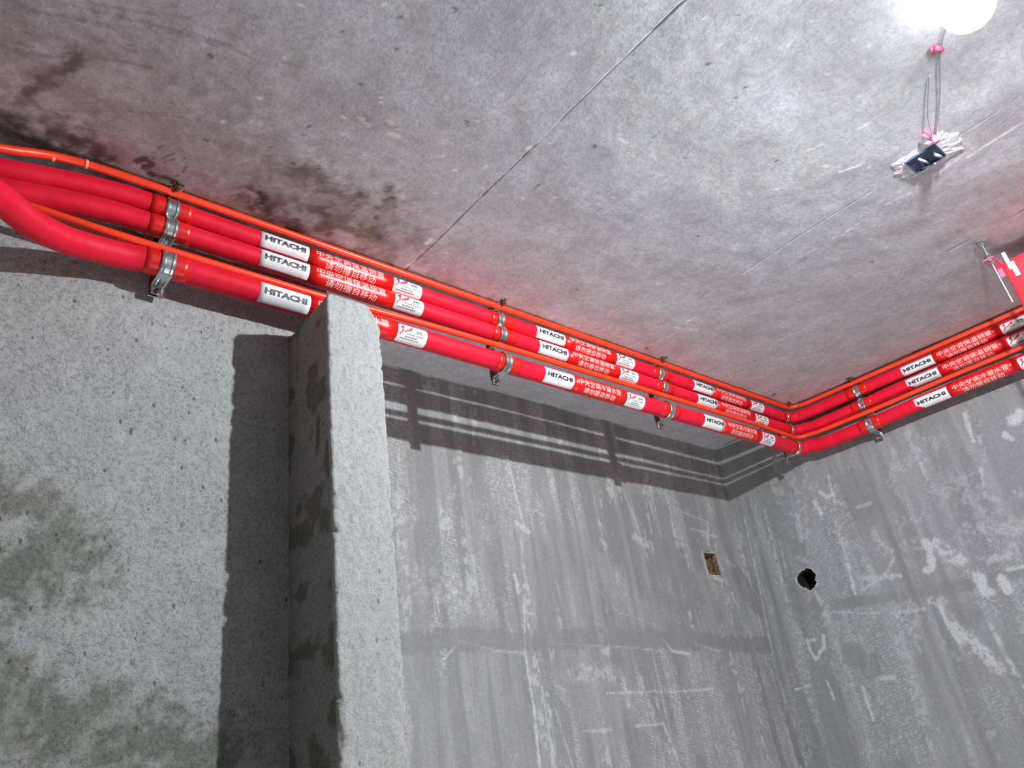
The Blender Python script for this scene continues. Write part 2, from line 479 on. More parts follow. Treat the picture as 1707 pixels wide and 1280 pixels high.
C.D += .0005 * (U > JX1) * sstep(-.2, .0, V)          # the next slab field sits a hair higher
for t, wd in (((683, 443), .007), ((692, 436), .005), ((718, 400), .008), ((882, 250), .008), ((712, 404), .006)):
    C.stroke('G', cp(t), wd, .9, .5, 1.0)
a2, b2 = ys((1480, 340), (1200, 520))
joint(JX2, [(a2, b2, .12), (ys((1690, 215))[0], ys((1620, 262))[0], .05)], .003)
a3, b3 = ys((1707, 345), (1590, 422))
joint(JX3 - .045, [(-.1, b3, .35)], .004)
C.D += (fbm(U, V, 6, 3, 21) - .5) * .006
ceiling = C.build('ceiling', lambda a, b, d_: np.stack([a, b, CEIL + d_ + 0 * a], -1), M_CEIL, flip=True)

# ------------------------------------------------------------------ back wall (behind the pipes)
YB = 1.738
zz = lin(.0, 1.2, .1) + lin(1.25, 2.752, .0050) + [CEIL + .02]
S = Surf([x for x in lin(.99, 2.905, .0050)] + [2.91, 2.95], zz)
bp_ = lambda *pp: [tuple(on_plane(p, np.array([0, YB, 0]), np.array([0, 1.0, 0]))[[0, 2]]) for p in pp]
U, V = S.U, S.V
col = fbm(U * 20, V * .8, 1.0, 4, 31)                    # vertical trowel bands
S.B = .75 * sstep(.50, .58, col) * sstep(.3, .5, fbm(U, V, 5, 3, 33))
S.R = sstep(.44, .60, fbm(U * 10, V * 2.6, 1.0, 4, 36)) * (1 - S.B)
S.G = .55 * sstep(.62, .72, fbm(U * 30, V * 5.5, 1.0, 5, 41)) * sstep(.45, .6, fbm(U, V, 60, 3, 43))
for pts, wd, am, br in (
    ([(845, 762), (862, 830), (875, 880)], .006, .8, .35), ([(862, 870), (880, 885)], .012, .8, .25), ([(868, 900), (880, 990)], .006, .5, .4), ([(858, 960), (865, 985)], .010, .8, .2),
    ([(873, 1000), (875, 1075)], .005, .8, .25), ([(875, 1085), (890, 1180), (900, 1280)], .007, .95, .15), ([(895, 1100), (925, 1280)], .004, .8, .3), ([(925, 1180), (955, 1280)], .005, .6, .35),
    ([(1035, 810), (1060, 870), (1080, 930)], .006, .5, .4), ([(1060, 895), (1085, 910)], .02, .6, .35), ([(1010, 1155), (1140, 1152), (1190, 1148)], .004, .8, .3), ([(1060, 1210), (1105, 1207)], .005, .7, .3),
    ([(970, 1220), (1020, 1216)], .004, .5, .35), ([(1065, 1130), (1090, 1200)], .015, .5, .4), ([(1105, 1205), (1135, 1280)], .006, .6, .35), ([(1180, 875), (1180, 905)], .013, .7, .2),
    ([(1150, 880), (1195, 895)], .006, .6, .35), ([(1190, 962), (1205, 968)], .008, .9, .1), ([(1205, 930), (1225, 945)], .004, .6, .2), ([(1170, 925), (1180, 960)], .008, .5, .2), ([(1195, 925), (1205, 958)], .006, .6, .1),
    ([(960, 1125), (1020, 1120)], .03, .5, .42), ([(700, 960), (790, 1010)], .05, .35, .5), ([(760, 770), (780, 800)], .015, .5, .45),
    ([(770, 1070), (830, 1085), (870, 1088)], .004, .6, .2), ([(740, 1100), (765, 1070)], .004, .6, .3), ([(920, 1072), (1060, 1080), (1105, 1085)], .003, .5, .3), ([(1105, 1065), (1120, 1085), (1150, 1090)], .006, .8, .1),
    ([(1160, 1074), (1200, 1085)], .006, .8, .1), ([(995, 980), (1030, 1020), (1090, 1040)], .004, .35, .4), ([(1250, 850), (1290, 1000), (1335, 1200)], .004, .6, .35), ([(1205, 790), (1240, 930), (1290, 1130), (1330, 1280)], .005, .6, .4),
    ([(1130, 850), (1180, 870)], .006, .4, .4), ([(1060, 800), (1150, 850)], .01, .3, .5), ([(1270, 1010), (1310, 1170)], .006, .6, .45), ([(1230, 770), (1200, 760)], .004, .5, .3)):
    S.stroke('G', bp_(*pts), wd, am, .7, .9, br, 80, int(pts[0][0]))
# smooth darker belt running across both walls
for pts, wd in (([(640, 1075), (760, 1065), (870, 1070), (1000, 1062), (1200, 1070), (1320, 1080)], .035), ([(1120, 930), (1150, 990)], .09), ([(1230, 960), (1260, 1010)], .05)):
    q = bp_(*pts)
    S.stroke('R', q, wd, -1.0, .3, .5); S.stroke('G', q, wd * .8, -.7, .4, .5); S.stroke('B', q, wd, .75, .3, .4)
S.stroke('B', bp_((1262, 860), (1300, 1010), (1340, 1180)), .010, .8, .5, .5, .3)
S.stroke('B', bp_((880, 860), (905, 1000), (912, 1090), (940, 1280)), .006, .6, .6, .6, .3)
S.stroke('B', bp_((1005, 790), (1035, 880), (1040, 960)), .012, .6, .6, .6, .2)
# recessed outlet
ox0, ox1, oz0, oz1 = 2.607, 2.678, CAMZ + .600, CAMZ + .689
S.hole = (U > ox0) & (U < ox1) & (V > oz0) & (V < oz1)
ring = np.maximum(np.abs(U - (ox0 + ox1) / 2) - (ox1 - ox0) / 2, np.abs(V - (oz0 + oz1) / 2) - (oz1 - oz0) / 2)
S.G = np.maximum(S.G, .85 * (1 - sstep(.004, .014, ring + .008 * S.wu)))
S.D = (fbm(U, V, 5, 3, 51) - .5) * .006 + (fbm(U * 20, V * 1.5, 1, 3, 52) - .5) * .003 + .0015 * S.G + .06 * 0
wall_back = S.build('wall_back', lambda a, b, d_: np.stack([a, YB - d_, b], -1), M_BACK, flip=False)

# ------------------------------------------------------------------ right wall
XR = lambda y: 2.905 + .07 * (YB - y)
PR = np.array([XR(0), 0, 0]); NR = np.array([1, .07, 0]) / math.hypot(1, .07)
yv = lin(-2.6, .3, .12) + lin(.35, 1.738, .0050) + [1.742, 1.78]
S = Surf(yv, zz)
rp = lambda *pp: [tuple(on_plane(p, PR, NR)[[1, 2]]) for p in pp]
U, V = S.U, S.V
S.B = .55 * sstep(.50, .60, fbm(U * 16, V * 1.0, 1.0, 4, 61))
S.R = .8 * sstep(.50, .62, fbm(U * 7, V * 3.0, 1.0, 4, 64)) * (1 - S.B)
S.G = .40 * sstep(.62, .72, fbm(U * 24, V * 7, 1.0, 5, 66)) * sstep(.45, .6, fbm(U, V, 60, 3, 67))
big = [
    ([(1366, 820), (1378, 828), (1388, 824)], .010, 1, 0), ([(1358, 836), (1368, 856)], .010, 1, 0), ([(1380, 792), (1392, 838)], .004, .8, .2), ([(1328, 860), (1336, 900)], .012, .6, .4),
    ([(1540, 902), (1550, 915), (1552, 945), (1545, 950)], .013, 1, .05), ([(1560, 905), (1600, 935)], .022, .9, .42), ([(1395, 870), (1410, 930), (1425, 985)], .010, .6, .42), ([(1412, 940), (1425, 988)], .006, .9, .2),
    ([(1440, 965), (1500, 960)], .010, .75, .38), ([(1438, 982), (1470, 965), (1490, 930)], .006, .7, .35), ([(1460, 890), (1480, 920)], .02, .6, .45), ([(1510, 910), (1540, 905)], .02, .4, .5),
    ([(1630, 962), (1640, 985), (1648, 988)], .018, 1, .0), ([(1668, 962), (1680, 985)], .013, 1, .05), ([(1680, 950), (1707, 945)], .006, .8, .3), ([(1550, 1000), (1575, 1000)], .012, .75, .42), ([(1565, 1008), (1580, 1040), (1600, 1070)], .009, .95, .25),
    ([(1590, 1045), (1625, 1075), (1665, 1115)], .020, .9, .35), ([(1650, 1040), (1675, 1090), (1707, 1145)], .007, .7, .4), ([(1372, 1060), (1374, 1080), (1366, 1086)], .008, 1, 0), ([(1345, 1066), (1350, 1085), (1360, 1100)], .006, .95, .1), ([(1362, 1098), (1370, 1082)], .005, .9, .1),
    ([(1345, 1068), (1358, 1066)], .006, .9, .1), ([(1375, 1020), (1440, 1022), (1465, 1022)], .003, .7, .3), ([(1485, 1022), (1540, 1015)], .006, .6, .3), ([(1470, 1130), (1490, 1130)], .008, .8, .3), ([(1437, 1145), (1455, 1200)], .007, .8, .2),
    ([(1378, 1135), (1390, 1165)], .005, .8, .2), ([(1325, 1150), (1350, 1142)], .004, .8, .2), ([(1640, 935), (1690, 925)], .012, .5, .42), ([(1610, 880), (1700, 880)], .02, .45, .48), ([(1690, 700), (1700, 690)], .022, .95, .15), ([(1675, 725), (1685, 730)], .010, .9, .2),
    ([(1608, 690), (1622, 735)], .008, .8, .2), ([(1635, 780), (1642, 830)], .005, .6, .4), ([(1505, 775), (1520, 760)], .03, .35, .5), ([(1530, 760), (1545, 800)], .006, .6, .4), ([(1430, 845), (1450, 840)], .008, .5, .3),
    ([(1500, 870), (1530, 860)], .02, .35, .5), ([(1340, 800), (1350, 1000)], .008, .3, .5), ([(1350, 940), (1330, 930)], .012, .4, .35), ([(1358, 985), (1370, 1010)], .006, .6, .3), ([(1600, 800), (1660, 860)], .05, .35, .5),
    ([(1240, 860), (1262, 960), (1300, 1150), (1320, 1250)], .003, .7, .2), ([(1275, 850), (1310, 1000)], .008, .5, .45), ([(1300, 900), (1312, 960)], .004, .4, .3), ([(1500, 1060), (1540, 1200)], .02, .4, .5), ([(1400, 1040), (1420, 1070)], .02, .35, .5)]
for pts, wd, am, br in big: S.stroke('G', rp(*pts), wd * 1.15, am, .5, .7, br, 90, int(pts[0][0]) + int(pts[0][1]))
for pts, wd in (([(1330, 1015), (1450, 1000), (1560, 985), (1707, 955)], .022), ([(1420, 800), (1440, 850)], .06), ([(1600, 1020), (1620, 1030)], .035), ([(1420, 1090), (1450, 1110)], .05)):
    q = rp(*pts)
    S.stroke('R', q, wd, -1.0, .3, .5); S.stroke('B', q, wd, .55, .4, .5)
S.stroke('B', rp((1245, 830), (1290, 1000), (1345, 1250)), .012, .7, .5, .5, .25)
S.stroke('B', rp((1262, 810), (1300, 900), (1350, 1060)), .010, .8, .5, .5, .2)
# cored hole
hc = np.array([1.505, CAMZ + .534])
aa = np.arctan2(V - hc[1], U - hc[0]); rr = np.hypot((U - hc[0]) , (V - hc[1]))
rad = .036 + .004 * np.sin(3 * aa + 1) + .002 * np.sin(7 * aa)
S.hole = rr < rad
S.G = np.maximum(S.G, .75 * (1 - sstep(.004, .012, rr - rad + .008 * S.wu)))
S.D = (fbm(U, V, 5, 3, 71) - .5) * .006 + .0018 * S.G
wall_right = S.build('wall_right', lambda a, b, d_: np.stack([2.905 + .07 * (YB - a) - d_, a, b], -1), M_RIGHT, flip=True)

# ------------------------------------------------------------------ left wall
YL = 1.388
S = Surf(lin(-2.6, -.2, .12) + lin(-.15, .756, .0042) + [.760], zz)
lp = lambda *pp: [tuple(on_plane(p, np.array([0, YL, 0]), np.array([0, 1.0, 0]))[[0, 2]]) for p in pp]
U, V = S.U, S.V
blot(S, 'R', lp((0, 830), (60, 830), (90, 880)), .05, .75, .30, 20, 81)
blot(S, 'R', lp((-60, 960), (40, 960), (120, 940)), .075, .85, .22, 14, 82)
blot(S, 'R', lp((-60, 1150), (100, 1200), (350, 1260)), .08, .8, .25, 14, 83)
S.stroke('B', lp((222, 710), (218, 722)), .002, .9); S.stroke('B', lp((236, 680), (236, 693)), .002, .8)
S.stroke('B', lp((189, 653)), .003, 1); S.stroke('B', lp((292, 730)), .002, 1)
S.G = .25 * sstep(.6, .7, fbm(U, V, 30, 4, 85))
S.D = (fbm(U, V, 9, 4, 86) - .5) * .009 + (fbm(U * 1.0, V, 110, 3, 87) - .5) * .0035
wall_left = S.build('wall_left', lambda a, b, d_: np.stack([a, YL - d_ + .002, b], -1), M_LEFT)

# wall stub (pier) standing out of the left wall, its head chipped, lower than the ceiling
ZF = CAMZ + .968
def pier():
    zs = lin(0, 1.2, .1) + lin(1.25, ZF - .002, .0045) + [ZF]
    x0, x1, y0, y1 = .651, .781, 1.190, YB + .01
    per = []
    for y in np.linspace(y1, 1.40, 10): per.append((x0, y, 0))
    for y in np.linspace(1.395, y0 + .004, 50): per.append((x0, y, 0))
    for x in np.linspace(x0 + .003, x1 - .004, 36): per.append((x, y0, 1))
    for y in np.linspace(y0 + .004, 1.40, 50): per.append((x1, y, 2))
    for y in np.linspace(1.42, y1, 10): per.append((x1, y, 2))
    per = np.array(per); n = len(per)
    P = []
    for z in zs:
        h = ZF - z
        cut = .034 * max(0, 1 - h / .058) ** 1.2 if h < .058 else 0      # broken right shoulder
        cutl = .010 * max(0, 1 - h / .018) ** 1.5
        X = per[:, 0] + (per[:, 2] == 0) * .045 * np.clip(per[:, 1] - y0, 0, .25); Y = per[:, 1].copy()
        t = (X - x0) / (x1 - x0)
        X = x0 + cutl + t * ((x1 - cut) - (x0 + cutl))
        Y = np.where(Y < y0 + .02, Y + .006 * max(0, 1 - h / .012) ** 1.5, Y)
        nx = fbm(per[:, 1] * 1 + per[:, 0] * 3, z + 0 * X, 60, 3, 91) - .5
        ny = fbm(per[:, 0] * 1 + 5, z + 0 * X, 70, 4, 92) - .5
        edge = np.exp(-np.abs(per[:, 0] - x0) / .006 - np.abs(per[:, 1] - y0) / .006) + np.exp(-np.abs(per[:, 0] - x1) / .006 - np.abs(per[:, 1] - y0) / .006)
        chip = edge * .006 * np.clip(fbm(z + 0 * X, X * 0, 45, 3, 95) - .52, 0, 1) * 6
        X = X + nx * .004 * (per[:, 2] != 1) + chip * np.where(per[:, 0] < .7, 1, -1)
        Y = Y + ny * .005 * (per[:, 2] == 1) + chip
        P.append(np.stack([X, Y, z + (fbm(X, Y, 40, 3, 94) - .5) * .006 * (h < .002)], -1))
    P = np.concatenate(P)
    nz = len(zs); F = []
    for i in range(nz - 1):
        for j in range(n - 1):
            F.append((i * n + j, i * n + j + 1, (i + 1) * n + j + 1, (i + 1) * n + j))
    # head: rows joining left and right sides
    k = n - 1
    top = (nz - 1) * n
    F.append([top + j for j in range(n)])
    me = mesh('wall_pier', P, F)
    me.polygons.foreach_set('use_smooth', [True] * len(F)); me.polygons[len(F) - 1].use_smooth = False
    a = me.color_attributes.new('wear', 'FLOAT_COLOR', 'POINT')
    c = np.zeros((len(P), 4)); c[:, 3] = 1
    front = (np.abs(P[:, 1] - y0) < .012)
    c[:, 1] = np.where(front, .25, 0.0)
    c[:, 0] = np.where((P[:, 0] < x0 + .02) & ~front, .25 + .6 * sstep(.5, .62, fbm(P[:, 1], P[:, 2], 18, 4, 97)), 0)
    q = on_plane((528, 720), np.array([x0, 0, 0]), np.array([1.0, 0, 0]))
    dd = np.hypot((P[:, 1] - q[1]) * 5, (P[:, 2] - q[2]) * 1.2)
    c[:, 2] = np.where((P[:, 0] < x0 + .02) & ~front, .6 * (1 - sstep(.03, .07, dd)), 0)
    a.data.foreach_set('color', c.astype(np.float32).ravel())
    o = link('wall_middle', me, M_LEFT); o['kind'] = 'structure'
    return o
pier()

# rest of the shell, outside the frame
def slab(name, c, s, mat):
    bm = bmesh.new(); box_bm(bm, c, s); o = link(name, bm_mesh(name, bm), mat); o['kind'] = 'structure'; return o
slab('floor', (.3, -.4, -.06), (6.2, 4.7, .12), M_FLOOR)
# front wall behind the camera, its opening added to let in fill light; sill, lintel and jambs in one mesh
bm = bmesh.new()
for c, s in (((.3, -2.56, .2), (6.2, .12, .4)), ((.3, -2.56, 2.3), (6.2, .12, .95)), ((-1.6, -2.56, 1.1), (2.2, .12, 1.45)), ((3.0, -2.56, 1.1), (.8, .12, 1.45))):
    box_bm(bm, c, s)
o = link('wall_front', bm_mesh('wall_front', bm), M_PLAIN); o['kind'] = 'structure'
slab('wall_side', (-2.62, -.5, 1.375), (.12, 4.4, 2.75), M_PLAIN)
bm = bmesh.new(); box_bm(bm, (-.92, 1.58, 1.4), (3.35, .32, 2.7))
o = link('wall_core', bm_mesh('wall_core', bm), M_PLAIN); o['kind'] = 'structure'
slab('roof_slab', (.3, -.4, CEIL + .10), (6.2, 4.9, .12), M_PLAIN)

# recess of the outlet, and black lining of the cored hole
def recess(name, c, s, mat, back):
    bm = bmesh.new(); vs_ = box_bm(bm, c, s)
    bm.faces.ensure_lookup_table()
    fr = min(bm.faces, key=lambda f_: f_.calc_center_median().y); bm.faces.remove(fr)
    bmesh.ops.subdivide_edges(bm, edges=list(bm.edges), cuts=6, use_grid_fill=True)
    for v_ in bm.verts:
        if v_.co.y > c[1] + s[1] * .2:
            v_.co.y += random.uniform(-.012, .006)
    me = bm_mesh(name, bm)
    return link(name, me, mat, back)
rb = recess('outlet_recess', ((ox0 + ox1) / 2, YB + .018, (oz0 + oz1) / 2), (ox1 - ox0 + .012, .045, oz1 - oz0 + .012), M_BRICKIN, wall_back)
tag(rb, 'rectangular socket recess showing brown broken brick')
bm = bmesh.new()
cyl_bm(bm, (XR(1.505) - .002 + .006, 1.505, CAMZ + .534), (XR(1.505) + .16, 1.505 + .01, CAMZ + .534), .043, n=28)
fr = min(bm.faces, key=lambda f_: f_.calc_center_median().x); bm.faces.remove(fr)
hs = link('hole_lining', bm_mesh('hole_lining', bm, True), M_BLACK, wall_right)
tag(hs, 'round cored hole, black inside')

# ------------------------------------------------------------------ pipes
# frame: s along the run, front = towards the room, up
A_Y = 1.324
BX = lambda y: 2.860 + .07 * (1.30 - y)
def bend_path(y_a, xoff, z_of_s, left_pts, yend=-.3, R=.05):
    """run along the back, bend at the corner, run along the right wall"""
    pts = list(left_pts)
    xs = np.linspace(.32, 2.86 - xoff - R, 40)
    for x in xs: pts.append((x, y_a, None))
    cx_, cy_ = 2.86 - xoff - R, y_a - R
    for t in np.linspace(90, 0, 9)[1:]:
        pts.append((cx_ + R * math.cos(math.radians(t)), cy_ + R * math.sin(math.radians(t)), None))
    y0 = cy_
    for y in np.linspace(y0 - .03, yend, 36): pts.append((BX(y) - xoff + (.0), y, None))
    return pts

def sweep(pts, r, n=20, name='sweep', wob=0.0, seed=0):
    P = [Vector(p) for p in pts]
    V_ = []; F = []
    for i, p in enumerate(P):
        a = P[max(0, i - 1)]; b = P[min(len(P) - 1, i + 1)]
        T = (b - a).normalized(); U_ = (Vector((0, 0, 1)) - T * T.z).normalized(); Fr = T.cross(U_)
        for j in range(n):
            t = 2 * math.pi * j / n
            rr_ = r + (random.uniform(-wob, wob) if wob else 0)
            V_.append(p + Fr * (math.cos(t) * rr_) + U_ * (math.sin(t) * rr_))
    for i in range(len(P) - 1):
        for j in range(n):
            F.append((i * n + j, i * n + (j + 1) % n, (i + 1) * n + (j + 1) % n, (i + 1) * n + j))
    F.append(list(range(n))[::-1]); F.append([(len(P) - 1) * n + j for j in range(n)])
    me = mesh(name, V_, F, True)
    return me

def subdiv(P, k=3):
    out = []
    for i in range(len(P) - 1):
        p0 = P[max(0, i - 1)]; p1 = P[i]; p2 = P[i + 1]; p3 = P[min(len(P) - 1, i + 2)]
        for t in np.linspace(0, 1, k, endpoint=False):
            out.append(.5 * ((2 * p1) + (-p0 + p2) * t + (2 * p0 - 5 * p1 + 4 * p2 - p3) * t * t + (-p0 + 3 * p1 - 3 * p2 + p3) * t ** 3))
    out.append(P[-1]); return out

def zprof(keysA, keysB):
    ka = np.array(keysA); kb = np.array(keysB)
    def f_(p):
        if p[1] > 1.26: return float(np.interp(p[0], ka[:, 0], ka[:, 1]))
        return float(np.interp(-p[1], -kb[:, 0], kb[:, 1]))
    return f_

def _pl(p, y): return tuple(on_plane(p, np.array([0, y, 0]), np.array([0, 1.0, 0])) - np.array([0, 0, CAMZ]))
P3L = [_pl((-120, 258), 1.10), _pl((-50, 298), 1.16), _pl((0, 331), 1.21), _pl((50, 370), 1.25), _pl((100, 396), 1.285), _pl((150, 412), 1.310), _pl((210, 427), 1.324)]
PIPES = [
    dict(r=.0228, y=A_Y, left=[(-.35, 1.324, 1.05), (-.1, 1.324, 1.09), (.05, 1.324, 1.119), (.15, 1.324, 1.141), (.25, 1.324, 1.157)],
         z=zprof([(.3, 1.160), (.9, 1.156), (1.75, 1.158), (2.8, 1.152)], [(1.3, 1.150), (.8, 1.152), (0, 1.152), (-.5, 1.152)]), rot=12),
    dict(r=.0234, y=A_Y, left=[(-.35, 1.324, 1.0), (-.1, 1.324, 1.04), (.05, 1.324, 1.071), (.15, 1.324, 1.092), (.25, 1.324, 1.106)],
         z=zprof([(.3, 1.107), (.9, 1.107), (1.75, 1.106), (2.8, 1.092)], [(1.3, 1.085), (1.1, 1.088), (.8, 1.098), (0, 1.100), (-.5, 1.10)]), rot=6),
    dict(r=.0262, y=A_Y, left=P3L,
         z=zprof([(.3, 1.014), (.9, 1.016), (1.75, 1.014), (2.4, 1.018), (2.8, 1.015)], [(1.3, 1.006), (1.1, 1.004), (.8, 1.014), (0, 1.014), (-.5, 1.014)]), rot=0),
]
LET_CACHE = {}
def flat_text(body, size, weight=0.0, xs=1.0, sp=1.0):
    cu = bpy.data.curves.new('lettering_curve', 'FONT')
    cu.body = body; cu.size = size; cu.resolution_u = 2; cu.offset = weight
    cu.space_character = sp; cu.align_x = 'CENTER'; cu.align_y = 'CENTER'
    o = bpy.data.objects.new('lettering_curve', cu); COL.objects.link(o)
    dg = bpy.context.evaluated_depsgraph_get()
    me = o.evaluated_get(dg).to_mesh()
    bm = bmesh.new(); bm.from_mesh(me)
    o.evaluated_get(dg).to_mesh_clear()
    bpy.data.objects.remove(o); bpy.data.curves.remove(cu)
    for v_ in bm.verts: v_.co.x *= xs
    return bm

def fit(bm, wid, hgt, cx_=0, cy_=0):
    xs_ = [v_.co.x for v_ in bm.verts]; ys_ = [v_.co.y for v_ in bm.verts]
    mx, my = (min(xs_) + max(xs_)) / 2, (min(ys_) + max(ys_)) / 2
    sx_ = wid / (max(xs_) - min(xs_)); sy_ = hgt / (max(ys_) - min(ys_))
    for v_ in bm.verts: v_.co = Vector(((v_.co.x - mx) * sx_ + cx_, (v_.co.y - my) * sy_ + cy_, 0))
    return bm

def wrap(bm, r, th0, cut=.003):
    """flat (x, y) -> cylinder round local X, theta 0 = front (-Y local)"""
    ys_ = [v_.co.y for v_ in bm.verts]
    y = math.floor(min(ys_) / cut) * cut
    while y < max(ys_):
        bmesh.ops.bisect_plane(bm, geom=list(bm.verts) + list(bm.edges) + list(bm.faces), plane_co=(0, y, 0), plane_no=(0, 1, 0))
        y += cut
    for v_ in bm.verts:
        t = th0 + v_.co.y / r
        v_.co = Vector((v_.co.x, -math.cos(t) * r, math.sin(t) * r))
    return bm

def join(bms):
    out = bmesh.new()
    for b in bms:
        me = bpy.data.meshes.new('t'); b.to_mesh(me); b.free(); out.from_mesh(me); bpy.data.meshes.remove(me)
    return out

def arc_patch(name, x0, x1, t0, t1, r, n=18, thick=.0006, cornr=0.0, close=False):
    """patch of film round the pipe, local frame; angles in degrees"""
    V_ = []; F = []
    xs_ = list(np.linspace(x0, x1, 9)) if cornr == 0 else [x0, x0 + cornr * .12, x0 + cornr * .4, x0 + cornr, (x0 + x1) / 2, x1 - cornr, x1 - cornr * .4, x1 - cornr * .12, x1]
    m = len(xs_)
    for x in xs_:
        q = 0
        if cornr:
            e = min(x - x0, x1 - x)
            if e < cornr: q = cornr - math.sqrt(max(0, cornr ** 2 - (cornr - e) ** 2))
        da = math.degrees(q / r)
        for j in range(n + 1):
            t = math.radians((t0 + da) + (t1 - t0 - 2 * da) * j / n)
            V_.append((x, -math.cos(t) * r, math.sin(t) * r))
    for i in range(m - 1):
        for j in range(n):
            F.append((i * (n + 1) + j, i * (n + 1) + j + 1, (i + 1) * (n + 1) + j + 1, (i + 1) * (n + 1) + j))
    me = mesh(name, V_, F, True)
    bm = bmesh.new(); bm.from_mesh(me); bpy.data.meshes.remove(me)
    bmesh.ops.recalc_face_normals(bm, faces=bm.faces)
    c = sum((f_.normal.dot(Vector((0, f_.calc_center_median().y, f_.calc_center_median().z))) for f_ in bm.faces))
    if c < 0: bmesh.ops.reverse_faces(bm, faces=bm.faces)
    g = bmesh.ops.extrude_face_region(bm, geom=list(bm.faces))
    for v_ in [e for e in g['geom'] if isinstance(e, bmesh.types.BMVert)]:
        s_ = (r + thick) / r; v_.co.y *= s_; v_.co.z *= s_
    return bm_mesh(name, bm, True)

LOGO = [(175, 860), (178, 800), (205, 765), (250, 740), (272, 620), (275, 600), (240, 608), (215, 632), (212, 590), (235, 520), (290, 490), (358, 462), (352, 560), (332, 640), (325, 690),
        (405, 632), (430, 655), (455, 660), (497, 565), (530, 605), (545, 610), (603, 515), (640, 540), (680, 520), (742, 385), (728, 490), (690, 600), (640, 660), (610, 655), (570, 640), (545, 690), (515, 710), (480, 670),
        (455, 720), (420, 745), (390, 720), (385, 680), (320, 735), (240, 810), (200, 868)]
def logo_bm(wid, cx_, cy_):
    bm = bmesh.new()
    k = wid / 570
    vs_ = [bm.verts.new(((x - 458) * k + cx_, -(y - 630) * k + cy_, 0)) for x, y in LOGO]
    f_ = bm.faces.new(vs_); bmesh.ops.triangulate(bm, faces=[f_])
    return bm

def label_kit(r, rot, third):
    """meshes shared by every repeat on pipes of one radius"""
    key = (r, rot, third)
    if key in LET_CACHE: return LET_CACHE[key]
    R0 = r + .0004
    d2r = math.radians
    k = {}
    k['brand'] = arc_patch('brand_label', -.059, .059, -84 + rot, 26 + rot, R0, 16, .0006)
    k['hit'] = bm_mesh('lettering', wrap(fit(flat_text('HITACHI', .02, .0011), .100, .0138), R0 + .0011, d2r(-18 + rot * .8), .0025), recalc=False)
    k['sleeve'] = arc_patch('printed_sleeve', -.116, .116, -178, 178, R0 - .0002, 36, .0007)
    t1 = '中央空调冷凝水管' if third else '中央空调保温铜管'
    a = fit(flat_text(t1, .02, .0000), .186, .0195, -.006, .0)
    b = fit(flat_text('请勿擅自移动', .02, .0000), .138, .0195, -.004, 0)
    off = .0118
    for v_ in a.verts: v_.co.y += off
    for v_ in b.verts: v_.co.y -= off
    k['cn'] = bm_mesh('lettering', wrap(join([a, b]), R0 + .0012, d2r(-30 + rot), .003), recalc=False)
    k['logo'] = arc_patch('logo_label', -.043, .043, -92 + rot, 20 + rot, R0 + .0002, 16, .0007, cornr=.007)
    k['mark'] = bm_mesh('logo_mark', wrap(logo_bm(.038, -.019, .0085), R0 + .0016, d2r(-28 + rot), .0025), recalc=False)
    s1 = fit(flat_text('龙脉', .01, .0003), .022, .0090, .018, .0080)
    s2 = fit(flat_text('舒适家居 生活美学', .004, .00008), .048, .0040, .008, -.0015)
    bars = []
    for y_, x0_, x1_, n_ in ((-.0085, -.022, .016, 4), (-.0145, -.034, .022, 9)):
        bb = bmesh.new()
        w_ = (x1_ - x0_) / n_
        for i in range(n_):
            xa = x0_ + i * w_ + .0007
            q = [bb.verts.new(p) for p in ((xa, y_ - .0012, 0), (xa + w_ - .0016, y_ - .0012, 0), (xa + w_ - .0016, y_ + .0012, 0), (xa, y_ + .0012, 0))]
            bb.faces.new(q)
        bars.append(bb)
    k['small'] = bm_mesh('lettering', wrap(join([s1, s2] + bars), R0 + .0016, d2r(-28 + rot), .003), recalc=False)
    k['tape'] = arc_patch('tape_band', -.042, .042, -178, 178, R0 - .0002, 28, .0006)
    LET_CACHE[key] = k
    return k

